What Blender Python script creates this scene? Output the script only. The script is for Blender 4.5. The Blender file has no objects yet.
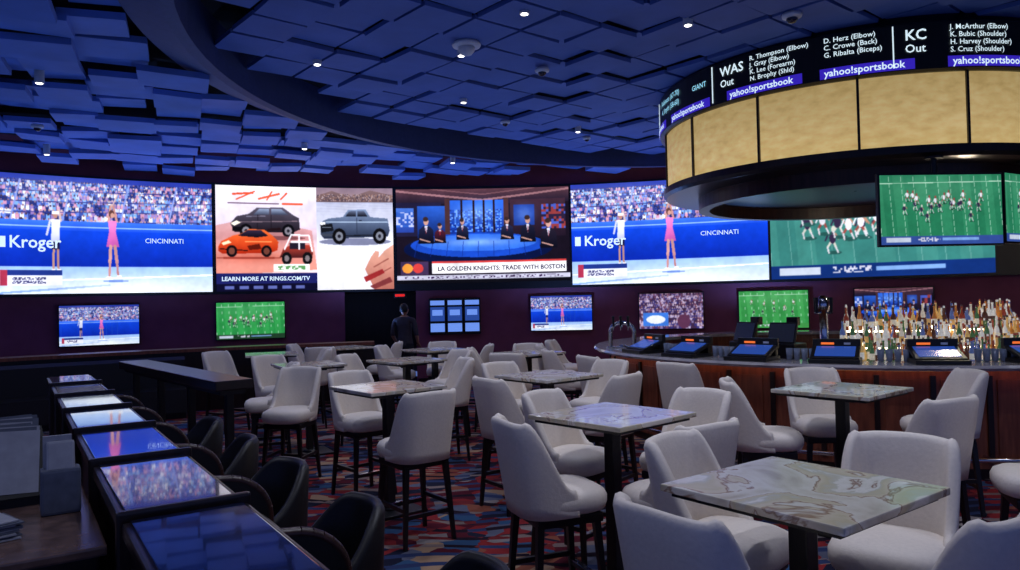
import bpy, bmesh, math, random
import numpy as np
from mathutils import Vector, Matrix
random.seed(7)
rng = np.random.default_rng(3)
scene = bpy.context.scene
scene.view_settings.view_transform = 'Standard'
D = math.radians

def lin(c):
    return tuple(((x/255)/12.92 if x/255 <= .04045 else ((x/255+.055)/1.055)**2.4) for x in c)

# ------------------------------------------------------------------ materials
def mat(name, col, rough=.5, metal=0., emis=None, estr=0., noise=0., nscale=20., bump=0., coat=0., spec=.5):
    m = bpy.data.materials.new(name); m.use_nodes = True
    nt = m.node_tree; b = nt.nodes['Principled BSDF']
    c = lin(col)
    b.inputs['Roughness'].default_value = rough
    b.inputs['Metallic'].default_value = metal
    b.inputs['Coat Weight'].default_value = coat
    b.inputs['Specular IOR Level'].default_value = spec
    b.inputs['Base Color'].default_value = (*c, 1)
    if emis:
        b.inputs['Emission Color'].default_value = (*lin(emis), 1)
        b.inputs['Emission Strength'].default_value = estr
    if noise > 0 or bump > 0:
        tc = nt.nodes.new('ShaderNodeTexCoord')
        n = nt.nodes.new('ShaderNodeTexNoise'); n.inputs['Scale'].default_value = nscale
        n.inputs['Detail'].default_value = 4
        nt.links.new(tc.outputs['Object'], n.inputs['Vector'])
        if noise > 0:
            r = nt.nodes.new('ShaderNodeValToRGB')
            r.color_ramp.elements[0].position = .3; r.color_ramp.elements[1].position = .7
            r.color_ramp.elements[0].color = (*[x*(1-noise) for x in c], 1)
            r.color_ramp.elements[1].color = (*[min(1, x*(1+noise)) for x in c], 1)
            nt.links.new(n.outputs['Fac'], r.inputs['Fac'])
            nt.links.new(r.outputs['Color'], b.inputs['Base Color'])
        if bump > 0:
            bp = nt.nodes.new('ShaderNodeBump'); bp.inputs['Strength'].default_value = bump
            bp.inputs['Distance'].default_value = .01
            nt.links.new(n.outputs['Fac'], bp.inputs['Height'])
            nt.links.new(bp.outputs['Normal'], b.inputs['Normal'])
    return m

def ramp(nt, stops, interp='LINEAR'):
    r = nt.nodes.new('ShaderNodeValToRGB'); cr = r.color_ramp; cr.interpolation = interp
    while len(cr.elements) > 1: cr.elements.remove(cr.elements[-1])
    cr.elements[0].position = stops[0][0]; cr.elements[0].color = (*lin(stops[0][1]), 1)
    for p, c in stops[1:]:
        e = cr.elements.new(p); e.color = (*lin(c), 1)
    return r

def carpet_mat():
    m = bpy.data.materials.new('patterned_carpet'); m.use_nodes = True
    nt = m.node_tree; b = nt.nodes['Principled BSDF']; b.inputs['Roughness'].default_value = .95
    b.inputs['Specular IOR Level'].default_value = .1
    tc = nt.nodes.new('ShaderNodeTexCoord')
    mp = nt.nodes.new('ShaderNodeMapping'); mp.inputs['Rotation'].default_value = (0, 0, .6)
    nt.links.new(tc.outputs['Object'], mp.inputs['Vector'])
    v = nt.nodes.new('ShaderNodeTexVoronoi'); v.distance = 'MANHATTAN'; v.inputs['Scale'].default_value = 4.6
    nt.links.new(mp.outputs['Vector'], v.inputs['Vector'])
    s = nt.nodes.new('ShaderNodeSeparateColor'); nt.links.new(v.outputs['Color'], s.inputs['Color'])
    pal = [(0, (136, 42, 46)), (.21, (30, 32, 52)), (.40, (138, 128, 128)), (.48, (52, 82, 118)),
           (.60, (136, 78, 62)), (.7, (84, 26, 40)), (.85, (92, 96, 116)), (.94, (160, 130, 106))]
    r = ramp(nt, pal, 'CONSTANT'); nt.links.new(s.outputs['Red'], r.inputs['Fac'])
    w = nt.nodes.new('ShaderNodeTexWave'); w.wave_type = 'RINGS'; w.inputs['Scale'].default_value = 1.5
    w.inputs['Distortion'].default_value = 6; w.inputs['Detail'].default_value = 0
    w.inputs['Detail Scale'].default_value = .8
    nt.links.new(tc.outputs['Object'], w.inputs['Vector'])
    r2 = ramp(nt, [(0, (0, 0, 0)), (.72, (255, 255, 255))], 'CONSTANT'); nt.links.new(w.outputs['Fac'], r2.inputs['Fac'])
    r3 = ramp(nt, [(0, (34, 24, 38)), (.35, (116, 42, 46)), (.55, (48, 60, 98)), (.8, (130, 112, 108))], 'CONSTANT')
    nt.links.new(s.outputs['Green'], r3.inputs['Fac'])
    mx = nt.nodes.new('ShaderNodeMix'); mx.data_type = 'RGBA'
    nt.links.new(r2.outputs['Color'], mx.inputs['Factor'])
    nt.links.new(r.outputs['Color'], mx.inputs['A']); nt.links.new(r3.outputs['Color'], mx.inputs['B'])
    nt.links.new(mx.outputs['Result'], b.inputs['Base Color'])
    return m

def marble_mat():
    m = bpy.data.materials.new('veined_marble'); m.use_nodes = True
    nt = m.node_tree; b = nt.nodes['Principled BSDF']; b.inputs['Roughness'].default_value = .2
    b.inputs['Coat Weight'].default_value = .35
    tc = nt.nodes.new('ShaderNodeTexCoord'); oi = nt.nodes.new('ShaderNodeObjectInfo')
    ad = nt.nodes.new('ShaderNodeVectorMath'); ad.operation = 'MULTIPLY_ADD'
    cb = nt.nodes.new('ShaderNodeCombineXYZ')
    for k in range(3): nt.links.new(oi.outputs['Random'], cb.inputs[k])
    ad.inputs[1].default_value = (37, 21, 13)
    nt.links.new(cb.outputs[0], ad.inputs[0]); nt.links.new(tc.outputs['Object'], ad.inputs[2])
    n = nt.nodes.new('ShaderNodeTexNoise'); n.inputs['Scale'].default_value = 2.8; n.inputs['Detail'].default_value = 9
    n.inputs['Distortion'].default_value = .9
    nt.links.new(ad.outputs[0], n.inputs['Vector'])
    r = ramp(nt, [(.25, (168, 160, 146)), (.38, (214, 206, 190)), (.46, (228, 224, 212)), (.478, (150, 116, 92)), (.49, (216, 204, 180)),
                  (.54, (204, 194, 164)), (.58, (200, 198, 184)), (.60, (234, 230, 222)), (.636, (222, 218, 206)), (.648, (140, 96, 82)), (.66, (222, 218, 208)), (.85, (180, 180, 172))])
    nt.links.new(n.outputs['Fac'], r.inputs['Fac']); nt.links.new(r.outputs['Color'], b.inputs['Base Color'])
    return m

def gold_mat():
    m = bpy.data.materials.new('backlit_gold_panel'); m.use_nodes = True
    nt = m.node_tree; b = nt.nodes['Principled BSDF']
    tc = nt.nodes.new('ShaderNodeTexCoord'); n = nt.nodes.new('ShaderNodeTexNoise')
    mp = nt.nodes.new('ShaderNodeMapping'); mp.inputs['Scale'].default_value = (1, 1, 2.)
    nt.links.new(tc.outputs['Object'], mp.inputs['Vector']); nt.links.new(mp.outputs['Vector'], n.inputs['Vector'])
    n.inputs['Scale'].default_value = 7; n.inputs['Detail'].default_value = 9
    r = ramp(nt, [(.3, (190, 160, 100)), (.5, (202, 173, 112)), (.7, (212, 185, 126))])
    nt.links.new(n.outputs['Fac'], r.inputs['Fac'])
    sp = nt.nodes.new('ShaderNodeSeparateXYZ'); nt.links.new(tc.outputs['Object'], sp.inputs[0])
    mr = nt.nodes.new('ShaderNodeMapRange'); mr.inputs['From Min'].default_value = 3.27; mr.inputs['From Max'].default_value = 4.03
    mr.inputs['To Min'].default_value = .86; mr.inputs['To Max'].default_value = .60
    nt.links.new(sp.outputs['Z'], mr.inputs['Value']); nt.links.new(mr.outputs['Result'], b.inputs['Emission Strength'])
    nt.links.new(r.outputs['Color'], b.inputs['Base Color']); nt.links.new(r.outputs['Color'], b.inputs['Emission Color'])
    b.inputs['Roughness'].default_value = .5
    return m

def wood_mat(name, c1, c2, rough=.35, sc=(1, 1, 12)):
    m = bpy.data.materials.new(name); m.use_nodes = True
    nt = m.node_tree; b = nt.nodes['Principled BSDF']; b.inputs['Roughness'].default_value = rough
    tc = nt.nodes.new('ShaderNodeTexCoord'); mp = nt.nodes.new('ShaderNodeMapping')
    mp.inputs['Scale'].default_value = (sc[0]*8, sc[1]*8, 1.0)
    nt.links.new(tc.outputs['Object'], mp.inputs['Vector'])
    n = nt.nodes.new('ShaderNodeTexNoise'); n.inputs['Scale'].default_value = 3; n.inputs['Detail'].default_value = 5
    nt.links.new(mp.outputs['Vector'], n.inputs['Vector'])
    r = ramp(nt, [(.3, c1), (.7, c2)]); nt.links.new(n.outputs['Fac'], r.inputs['Fac'])
    nt.links.new(r.outputs['Color'], b.inputs['Base Color'])
    return m

def screen_mat(name, strength):
    m = bpy.data.materials.new(name); m.use_nodes = True
    nt = m.node_tree; nt.nodes.clear()
    o = nt.nodes.new('ShaderNodeOutputMaterial'); e = nt.nodes.new('ShaderNodeEmission')
    a = nt.nodes.new('ShaderNodeAttribute'); a.attribute_name = 'picture'
    e.inputs['Strength'].default_value = strength
    nt.links.new(a.outputs['Color'], e.inputs['Color']); nt.links.new(e.outputs[0], o.inputs['Surface'])
    return m

M_uph = mat('cream_upholstery', (232, 221, 208), .55, noise=.04, nscale=60, bump=.15)
M_leg = mat('espresso_wood', (18, 14, 16), .35, noise=.2)
M_black = mat('black_metal', (14, 14, 17), .4, noise=.1)
M_gloss = mat('blue_black_glass', (8, 18, 50), .10, coat=.8, noise=.15, nscale=4)
M_dwood = wood_mat('dark_wood', (20, 13, 15), (38, 24, 24), .3)
M_mwood = wood_mat('mahogany_wood', (100, 50, 36), (140, 78, 56), .35)
M_leather = mat('black_leather', (20, 17, 20), .45, noise=.2, bump=.1, nscale=80)
M_marble = marble_mat(); M_gold = gold_mat(); M_carpet = carpet_mat()
M_wall = mat('burgundy_wallcovering', (146, 76, 100), .8, noise=.12, nscale=3)
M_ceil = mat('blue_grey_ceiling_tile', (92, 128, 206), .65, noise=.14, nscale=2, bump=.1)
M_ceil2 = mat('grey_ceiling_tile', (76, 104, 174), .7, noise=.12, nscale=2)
M_void = mat('ceiling_void', (8, 11, 22), .9, noise=.1)
M_fascia = mat('dark_fascia', (48, 62, 112), .6, noise=.1)
M_chrome = mat('chrome', (200, 200, 205), .15, 1., noise=.03)
M_white = mat('white_plastic', (200, 205, 215), .4, noise=.03)
M_lamp = mat('lamp_lens', (255, 250, 240), .4, emis=(255, 248, 235), estr=6, noise=.02)
M_warm = mat('warm_led', (255, 200, 120), .4, emis=(255, 176, 96), estr=1.2, noise=.02)
M_cool = mat('cool_led', (220, 230, 255), .4, emis=(255, 232, 190), estr=8, noise=.02)
M_paper = mat('paper', (150, 152, 164), .8, noise=.1)
M_gpaper = mat('grey_paper', (84, 90, 108), .8, noise=.2)
M_scr = screen_mat('led_wall_picture', 1.35)
M_tv = screen_mat('television_picture', 1.1)
M_bscr = mat('terminal_screen', (14, 24, 60), .2, emis=(50, 90, 190), estr=.6, noise=.3)
M_orange = mat('orange_led', (255, 110, 40), .4, emis=(255, 120, 50), estr=.8, noise=.02)
M_txt = mat('led_text_white', (230, 235, 240), .5, emis=(218, 240, 245), estr=1.0, noise=.02)
M_txtc = mat('led_text_cyan', (120, 200, 220), .5, emis=(150, 215, 235), estr=.95, noise=.02)
M_purp = mat('led_strip_purple', (40, 26, 130), .5, emis=(52, 34, 180), estr=.9, noise=.02)
M_red = mat('exit_sign_red', (255, 30, 20), .5, emis=(255, 40, 30), estr=.7, noise=.02)
M_bar_top = mat('bar_stone', (176, 170, 172), .15, noise=.3, nscale=5, coat=.4)

# ------------------------------------------------------------------ mesh builder
class MB:
    def __init__(s): s.v = []; s.f = []; s.m = []; s.s = []
    def add(s, verts, faces, mat=0, smooth=False, M=None):
        o = len(s.v)
        for p in verts:
            p = Vector(p)
            if M is not None: p = M @ p
            s.v.append(tuple(p))
        for f in faces:
            s.f.append([i+o for i in f]); s.m.append(mat); s.s.append(smooth)
    def box(s, c, size, mat=0, rot=0, bev=0, M=None, rx=0, ry=0):
        T = Matrix.Translation(c) @ Matrix.Rotation(rot, 4, 'Z') @ Matrix.Rotation(rx, 4, 'X') @ Matrix.Rotation(ry, 4, 'Y')
        if M is not None: T = M @ T
        x, y, z = size[0]/2, size[1]/2, size[2]/2
        if bev <= 0:
            v = [(-x,-y,-z),(x,-y,-z),(x,y,-z),(-x,y,-z),(-x,-y,z),(x,-y,z),(x,y,z),(-x,y,z)]
            f = [(3,2,1,0),(4,5,6,7),(0,1,5,4),(1,2,6,5),(2,3,7,6),(3,0,4,7)]
            s.add(v, f, mat, False, T); return
        bm = bmesh.new(); bmesh.ops.create_cube(bm, size=1)
        for q in bm.verts: q.co = Vector((q.co.x*size[0], q.co.y*size[1], q.co.z*size[2]))
        bmesh.ops.bevel(bm, geom=bm.edges[:], offset=bev, segments=2, affect='EDGES', profile=.6)
        bm.verts.index_update()
        s.add([q.co.copy() for q in bm.verts], [[q.index for q in f.verts] for f in bm.faces], mat, False, T)
        bm.free()
    def cyl(s, p0, p1, r0, r1=None, mat=0, seg=12, smooth=True, M=None, off=0):
        if r1 is None: r1 = r0
        p0 = Vector(p0); p1 = Vector(p1); d = (p1-p0).normalized()
        a = d.orthogonal().normalized() if abs(d.z) < .95 else Vector((1, 0, 0))
        a = (a - d*a.dot(d)).normalized(); b = d.cross(a)
        v = []
        for p, r in ((p0, r0), (p1, r1)):
            for i in range(seg):
                t = 2*math.pi*i/seg+off
                v.append(p+(a*math.cos(t)+b*math.sin(t))*r)
        f = [(i, (i+1) % seg, seg+(i+1) % seg, seg+i) for i in range(seg)]
        s.add(v, f, mat, smooth, M)
        s.add(v[:seg], [list(range(seg))[::-1]], mat, False, M); s.add(v[seg:], [list(range(seg))], mat, False, M)
    def tube(s, pts, r, mat=0, seg=8, M=None):
        for i in range(len(pts)-1): s.cyl(pts[i], pts[i+1], r, r, mat, seg, True, M)
    def lathe(s, c, prof, mat=0, seg=16, smooth=True, M=None, sup=None):
        v = []; n = len(prof)
        for r, z in prof:
            for i in range(seg):
                t = 2*math.pi*i/seg
                cx, sy = math.cos(t), math.sin(t)
                if sup:
                    k = (abs(cx)**sup+abs(sy)**sup)**(-1/sup); cx *= k; sy *= k
                v.append((c[0]+r*cx, c[1]+r*sy, c[2]+z))
        f = []
        for j in range(n-1):
            for i in range(seg):
                a = j*seg+i; b = j*seg+(i+1) % seg
                f.append((a, b, b+seg, a+seg))
        f.append(list(range(seg))[::-1]); f.append([(n-1)*seg+i for i in range(seg)])
        s.add(v, f, mat, smooth, M)
    def sweep(s, cx, cy, prof, a0, a1, n, mat=0, smooth=False, sign=1):
        # angles in degrees from +Y (sign=1) or -Y (sign=-1), increasing to +X
        v = []; k = len(prof); full = abs(a1-a0) >= 359.9
        for i in range(n+(0 if full else 1)):
            a = D(a0+(a1-a0)*i/n)
            for r, z in prof: v.append((cx+r*math.sin(a), cy+sign*r*math.cos(a), z))
        f = []; N = n if full else n+1
        for i in range(n):
            for j in range(k):
                i2 = (i+1) % N; j2 = (j+1) % k
                f.append((i*k+j, i*k+j2, i2*k+j2, i2*k+j))
        if not full: f.append(list(range(k))); f.append([n*k+j for j in range(k)][::-1])
        s.add(v, f, mat, smooth)
    def build(s, name, mats, loc=(0, 0, 0), rot=0, parent=None, mesh_only=False):
        me = bpy.data.meshes.new(name); me.from_pydata(s.v, [], s.f)
        for m in mats: me.materials.append(m)
        me.polygons.foreach_set('material_index', s.m); me.polygons.foreach_set('use_smooth', s.s)
        bm = bmesh.new(); bm.from_mesh(me); bmesh.ops.recalc_face_normals(bm, faces=bm.faces[:]); bm.to_mesh(me); bm.free()
        me.update()
        if mesh_only: return me
        return place(name, me, loc, rot, parent)

def place(name, me, loc=(0, 0, 0), rot=0, parent=None):
    o = bpy.data.objects.new(name, me); scene.collection.objects.link(o)
    o.location = loc; o.rotation_euler = (0, 0, rot)
    if parent: o.parent = parent
    return o

def text2d(body, size, align='LEFT', bold=0):
    cu = bpy.data.curves.new('t', 'FONT'); cu.body = body; cu.size = size; cu.align_x = align
    cu.resolution_u = 2; cu.offset = bold
    o = bpy.data.objects.new('t', cu); scene.collection.objects.link(o)
    bpy.context.view_layer.update()
    dg = bpy.context.evaluated_depsgraph_get()
    me = bpy.data.meshes.new_from_object(o.evaluated_get(dg))
    v = [(q.co.x, q.co.y) for q in me.vertices]; f = [list(p.vertices) for p in me.polygons]
    bpy.data.objects.remove(o); bpy.data.meshes.remove(me); bpy.data.curves.remove(cu)
    return v, f

# ------------------------------------------------------------------ screen pictures
class Cv:
    def __init__(s, w, h, c=(0, 0, 0)):
        s.w, s.h = w, h; s.a = np.zeros((h, w, 3)); s.a[:] = c
        s.X, s.Y = np.meshgrid((np.arange(w)+.5)/w, (np.arange(h)+.5)/h)
    def rect(s, x0, y0, x1, y1, c): s.a[(s.X >= x0) & (s.X < x1) & (s.Y >= y0) & (s.Y < y1)] = c
    def ell(s, cx, cy, rx, ry, c): s.a[((s.X-cx)/rx)**2+((s.Y-cy)/ry)**2 <= 1] = c
    def mask(s, pts):
        ins = np.zeros(s.X.shape, bool); n = len(pts)
        for i in range(n):
            x1, y1 = pts[i]; x2, y2 = pts[(i+1) % n]
            if y1 == y2: continue
            ins ^= ((y1 > s.Y) != (y2 > s.Y)) & (s.X < (x2-x1)*(s.Y-y1)/(y2-y1)+x1)
        return ins
    def poly(s, pts, c, c2=None):
        ins = s.mask(pts)
        if c2 is None: s.a[ins] = c; return
        y0 = min(p[1] for p in pts); y1 = max(p[1] for p in pts)
        t = np.clip((s.Y-y0)/(y1-y0+1e-9), 0, 1)[..., None]
        s.a[ins] = (np.array(c)*(1-t)+np.array(c2)*t)[ins]
    def line(s, x0, y0, x1, y1, wd, c):
        asp = s.h/s.w
        dx, dy = x1-x0, (y1-y0)*asp; L = dx*dx+dy*dy+1e-9
        px, py = s.X-x0, (s.Y-y0)*asp
        t = np.clip((px*dx+py*dy)/L, 0, 1)
        s.a[((px-t*dx)**2+(py-t*dy)**2) < wd*wd] = c
    def noise(s, x0, y0, x1, y1, cols, cell=2, p=1.):
        k = rng.integers(0, len(cols), (s.h//cell+1, s.w//cell+1))
        k = np.kron(k, np.ones((cell, cell), int))[:s.h, :s.w]
        msk = (s.X >= x0) & (s.X < x1) & (s.Y >= y0) & (s.Y < y1)
        if p < 1:
            q = rng.random((s.h//cell+1, s.w//cell+1)); q = np.kron(q, np.ones((cell, cell)))[:s.h, :s.w]
            msk &= q < p
        s.a[msk] = np.array(cols)[k][msk]
    def grad(s, x0, y0, x1, y1, c0, c1):
        msk = (s.X >= x0) & (s.X < x1) & (s.Y >= y0) & (s.Y < y1)
        t = ((s.Y-y0)/(y1-y0))[..., None]; g = np.array(c0)*(1-t)+np.array(c1)*t
        s.a[msk] = g[msk]
    def glow(s, cx, cy, rx, ry, amt, c=(255, 255, 255)):
        g = np.exp(-(((s.X-cx)/rx)**2+((s.Y-cy)/ry)**2))[..., None]*amt
        s.a = s.a*(1-g)+np.array(c)*g
    def soften(s, k=.24, grain=.12):
        f = np.zeros((s.h, s.w))
        for n, wgt in ((5, .4), (14, .35), (40, .25)):
            gy, gx = n, int(n*s.w/s.h)+1; g = rng.random((gy+2, gx+2))
            yy = s.Y*gy; xx = s.X*gx; iy = yy.astype(int); ix = xx.astype(int); fy = yy-iy; fx = xx-ix
            f += wgt*((g[iy, ix]*(1-fx)+g[iy, ix+1]*fx)*(1-fy)+(g[iy+1, ix]*(1-fx)+g[iy+1, ix+1]*fx)*fy)
        s.a = s.a*(1+grain*2*(f-.5))[..., None]
        for _ in range(2):
            a = s.a; p = np.pad(a, ((1, 1), (1, 1), (0, 0)), 'edge')
            s.a = a*(1-2*k)+(p[:-2, 1:-1]+p[2:, 1:-1]+p[1:-1, :-2]+p[1:-1, 2:])*k*.5
        return s

def crowd(c, x0, y0, x1, y1, rowh, seed, pal=None):
    # seated spectators: rows of heads over coloured shirts
    r = random.Random(seed)
    pal = pal or [(200, 210, 250), (240, 244, 255), (60, 80, 170), (150, 120, 190), (100, 130, 225), (210, 150, 190), (30, 40, 110), (120, 170, 235)]
    y = y0
    while y < y1:
        x = x0+r.uniform(0, .01); hh = rowh*(.8+.5*(y-y0)/(y1-y0)); ww = hh*c.h/c.w*.62
        while x < x1:
            if r.random() < .88:
                c.rect(x-ww*.5, y, x+ww*.5, min(y+hh*.8, y1), r.choice(pal)); c.ell(x, y-hh*.02, ww*.27, hh*.2, r.choice([(190, 150, 150), (150, 110, 120), (220, 190, 190), (70, 50, 70)]))
            x += ww*r.uniform(.95, 1.25)
        y += hh*.72

def pic_tennis(w, h):
    c = Cv(w, h, (44, 54, 130))
    c.noise(0, 0, 1, .40, [(50, 60, 140), (30, 38, 105), (70, 84, 170)], 2)
    crowd(c, 0, .05, 1, .40, .045, 5)
    for k in range(5): c.line(0, .05+.09*k, 1, .02+.085*k, .0018, (46, 52, 130))
    for x in (.12, .34, .6, .83): c.line(x, 0, x-.05, .4, .0035, (130, 150, 225))
    c.rect(.0, .0, 1, .04, (40, 56, 160))
    c.glow(.3, .12, .25, .12, .2, (190, 210, 255)); c.glow(.85, .25, .2, .1, .2, (200, 215, 255))
    c.grad(0, .38, 1, .46, (60, 116, 246), (30, 78, 225))
    c.grad(0, .46, 1, .77, (16, 66, 214), (10, 38, 165))
    c.rect(0, .425, 1, .435, (150, 190, 250))
    for k in range(14): c.line(.07*k+.02, .45, .07*k+.02, .77, .0008, (26, 70, 190))
    c.grad(0, .77, 1, 1, (150, 188, 248), (222, 234, 255))
    c.line(0, .9, 1, .845, .003, (255, 255, 255))
    c.line(0, .995, .5, .93, .004, (130, 164, 235))
    c.glow(.6, .95, .3, .08, .5)
    c.line(.24, .38, .225, .50, .005, (205, 205, 235)); c.line(.285, .38, .277, .29, .005, (205, 180, 180))
    c.poly([(.245, .37), (.282, .37), (.280, .56), (.243, .56)], (245, 246, 255), (190, 196, 232))
    c.ell(.262, .335, .010, .026, (180, 132, 120)); c.rect(.248, .30, .277, .325, (245, 245, 255))
    c.rect(.245, .56, .279, .63, (28, 30, 76)); c.line(.254, .63, .252, .8, .005, (186, 140, 130)); c.line(.272, .63, .274, .8, .005, (176, 130, 126))
    c.rect(.244, .79, .26, .815, (250, 250, 255)); c.rect(.268, .79, .286, .815, (250, 250, 255))
    c.line(.515, .24, .54, .13, .0028, (225, 190, 190)); c.line(.498, .37, .508, .24, .0055, (205, 150, 145)); c.line(.536, .37, .520, .24, .0055, (196, 140, 138))
    c.ell(.512, .305, .013, .034, (96, 60, 60)); c.ell(.516, .318, .009, .024, (206, 154, 144))
    c.poly([(.497, .365), (.536, .365), (.531, .46), (.547, .595), (.487, .595), (.500, .46)], (240, 130, 200), (190, 84, 170))
    c.line(.507, .59, .503, .73, .0075, (206, 152, 150)); c.line(.503, .73, .500, .86, .0055, (196, 142, 144))
    c.line(.527, .59, .535, .73, .0075, (190, 136, 140)); c.line(.535, .73, .540, .85, .0055, (180, 128, 134))
    c.rect(.488, .855, .508, .88, (255, 255, 255)); c.rect(.534, .845, .556, .87, (255, 255, 255))
    c.ell(.53, .895, .06, .009, (110, 140, 215))
    c.rect(.03, .80, .29, .845, (30, 50, 130)); c.rect(.03, .845, .29, .93, (235, 238, 250)); c.rect(.03, .80, .06, .93, (170, 50, 80))
    c.noise(.08, .86, .22, .915, [(60, 60, 110), (235, 238, 250)], 2); c.rect(.08, .884, .24, .892, (235, 238, 250))
    return c.soften(.2)

def pic_ad(w, h):
    c = Cv(w, h, (232, 205, 214))
    c.grad(0, 0, 1, .4, (240, 236, 250), (218, 206, 230)); c.grad(0, .4, 1, .83, (220, 200, 220), (236, 214, 220))
    c.poly([(.0, .38), (.35, .30), (.95, .42), (1, .8), (0, .85)], (206, 160, 170), (224, 140, 124))
    c.glow(.5, .48, .45, .06, .6, (150, 90, 100)); c.glow(.35, .68, .4, .06, .6, (190, 80, 60))
    c.line(.17, .08, .36, .065, .010, (225, 80, 50)); c.line(.2, .13, .38, .05, .007, (225, 80, 50)); c.line(.42, .12, .62, .07, .010, (232, 90, 60)); c.line(.55, .05, .5, .13, .007, (225, 80, 50)); c.line(.64, .12, .70, .06, .008, (225, 80, 50))
    c.line(.12, .165, .62, .165, .004, (90, 60, 90)); c.line(.66, .165, .85, .165, .012, (225, 90, 60))
    c.poly([(.14, .36), (.20, .29), (.32, .265), (.40, .205), (.66, .20), (.76, .27), (.82, .30), (.83, .41), (.76, .44), (.18, .44)], (86, 80, 100), (26, 20, 30))
    c.poly([(.42, .217), (.52, .213), (.52, .268), (.36, .275)], (150, 166, 200), (60, 66, 90)); c.poly([(.54, .213), (.64, .213), (.71, .268), (.54, .268)], (150, 166, 200), (60, 66, 90))
    c.line(.2, .345, .80, .33, .004, (130, 110, 124)); c.poly([(.14, .36), (.20, .33), (.24, .35), (.18, .38)], (255, 246, 230)); c.rect(.16, .39, .30, .43, (12, 10, 16)); c.line(.3, .29, .48, .285, .004, (120, 116, 140))
    c.line(.54, .27, .54, .42, .002, (20, 16, 24)); c.line(.41, .27, .40, .42, .002, (20, 16, 24))
    for x in (.29, .71): c.ell(x, .425, .062, .064, (10, 10, 16)); c.ell(x, .425, .036, .038, (130, 126, 140)); c.ell(x, .425, .014, .015, (30, 30, 40))
    c.ell(.5, .495, .38, .02, (120, 70, 76))
    c.poly([(.02, .58), (.05, .53), (.16, .475), (.24, .455), (.32, .41), (.47, .415), (.55, .47), (.61, .53), (.60, .61), (.52, .64), (.06, .645), (.02, .62)], (246, 110, 50), (168, 36, 16))
    c.poly([(.21, .475), (.31, .42), (.44, .422), (.51, .475), (.4, .49)], (50, 40, 66), (14, 10, 22)); c.line(.04, .60, .3, .615, .005, (30, 12, 16)); c.poly([(.05, .545), (.12, .52), (.15, .54), (.07, .565)], (255, 226, 190))
    c.line(.28, .53, .54, .53, .004, (255, 150, 90)); c.poly([(.30, .57), (.42, .55), (.44, .60), (.32, .61)], (90, 22, 14)); c.poly([(.50, .405), (.63, .395), (.64, .42), (.50, .425)], (30, 16, 22))
    for x in (.15, .49): c.ell(x, .62, .052, .056, (14, 10, 16)); c.ell(x, .62, .03, .033, (110, 60, 50))
    c.ell(.32, .685, .32, .012, (150, 60, 50))
    c.poly([(.62, .68), (.66, .59), (.74, .56), (.92, .56), (.96, .62), (.95, .69)], (176, 60, 46), (60, 22, 26)); c.rect(.72, .54, .88, .60, (30, 26, 40))
    for q in (((.67, .60), (.74, .46)), ((.74, .46), (.92, .47)), ((.92, .47), (.95, .62)), ((.82, .47), (.82, .60)), ((.74, .53), (.93, .53))): c.line(*q[0], *q[1], .008, (240, 238, 246))
    for x in (.69, .90): c.ell(x, .69, .05, .062, (14, 14, 18)); c.ell(x, .69, .024, .03, (120, 110, 116))
    c.rect(.56, .745, .92, .815, (250, 250, 250)); c.noise(.6, .76, .88, .80, [(90, 150, 90), (240, 240, 240)], 3)
    c.rect(0, .83, 1, 1, (26, 30, 92)); c.rect(0, .93, 1, 1, (12, 12, 40))
    for k in range(6): c.rect(.08+k*.14, .95, .17+k*.14, .98, (90, 100, 170))
    return c.soften()

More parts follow.
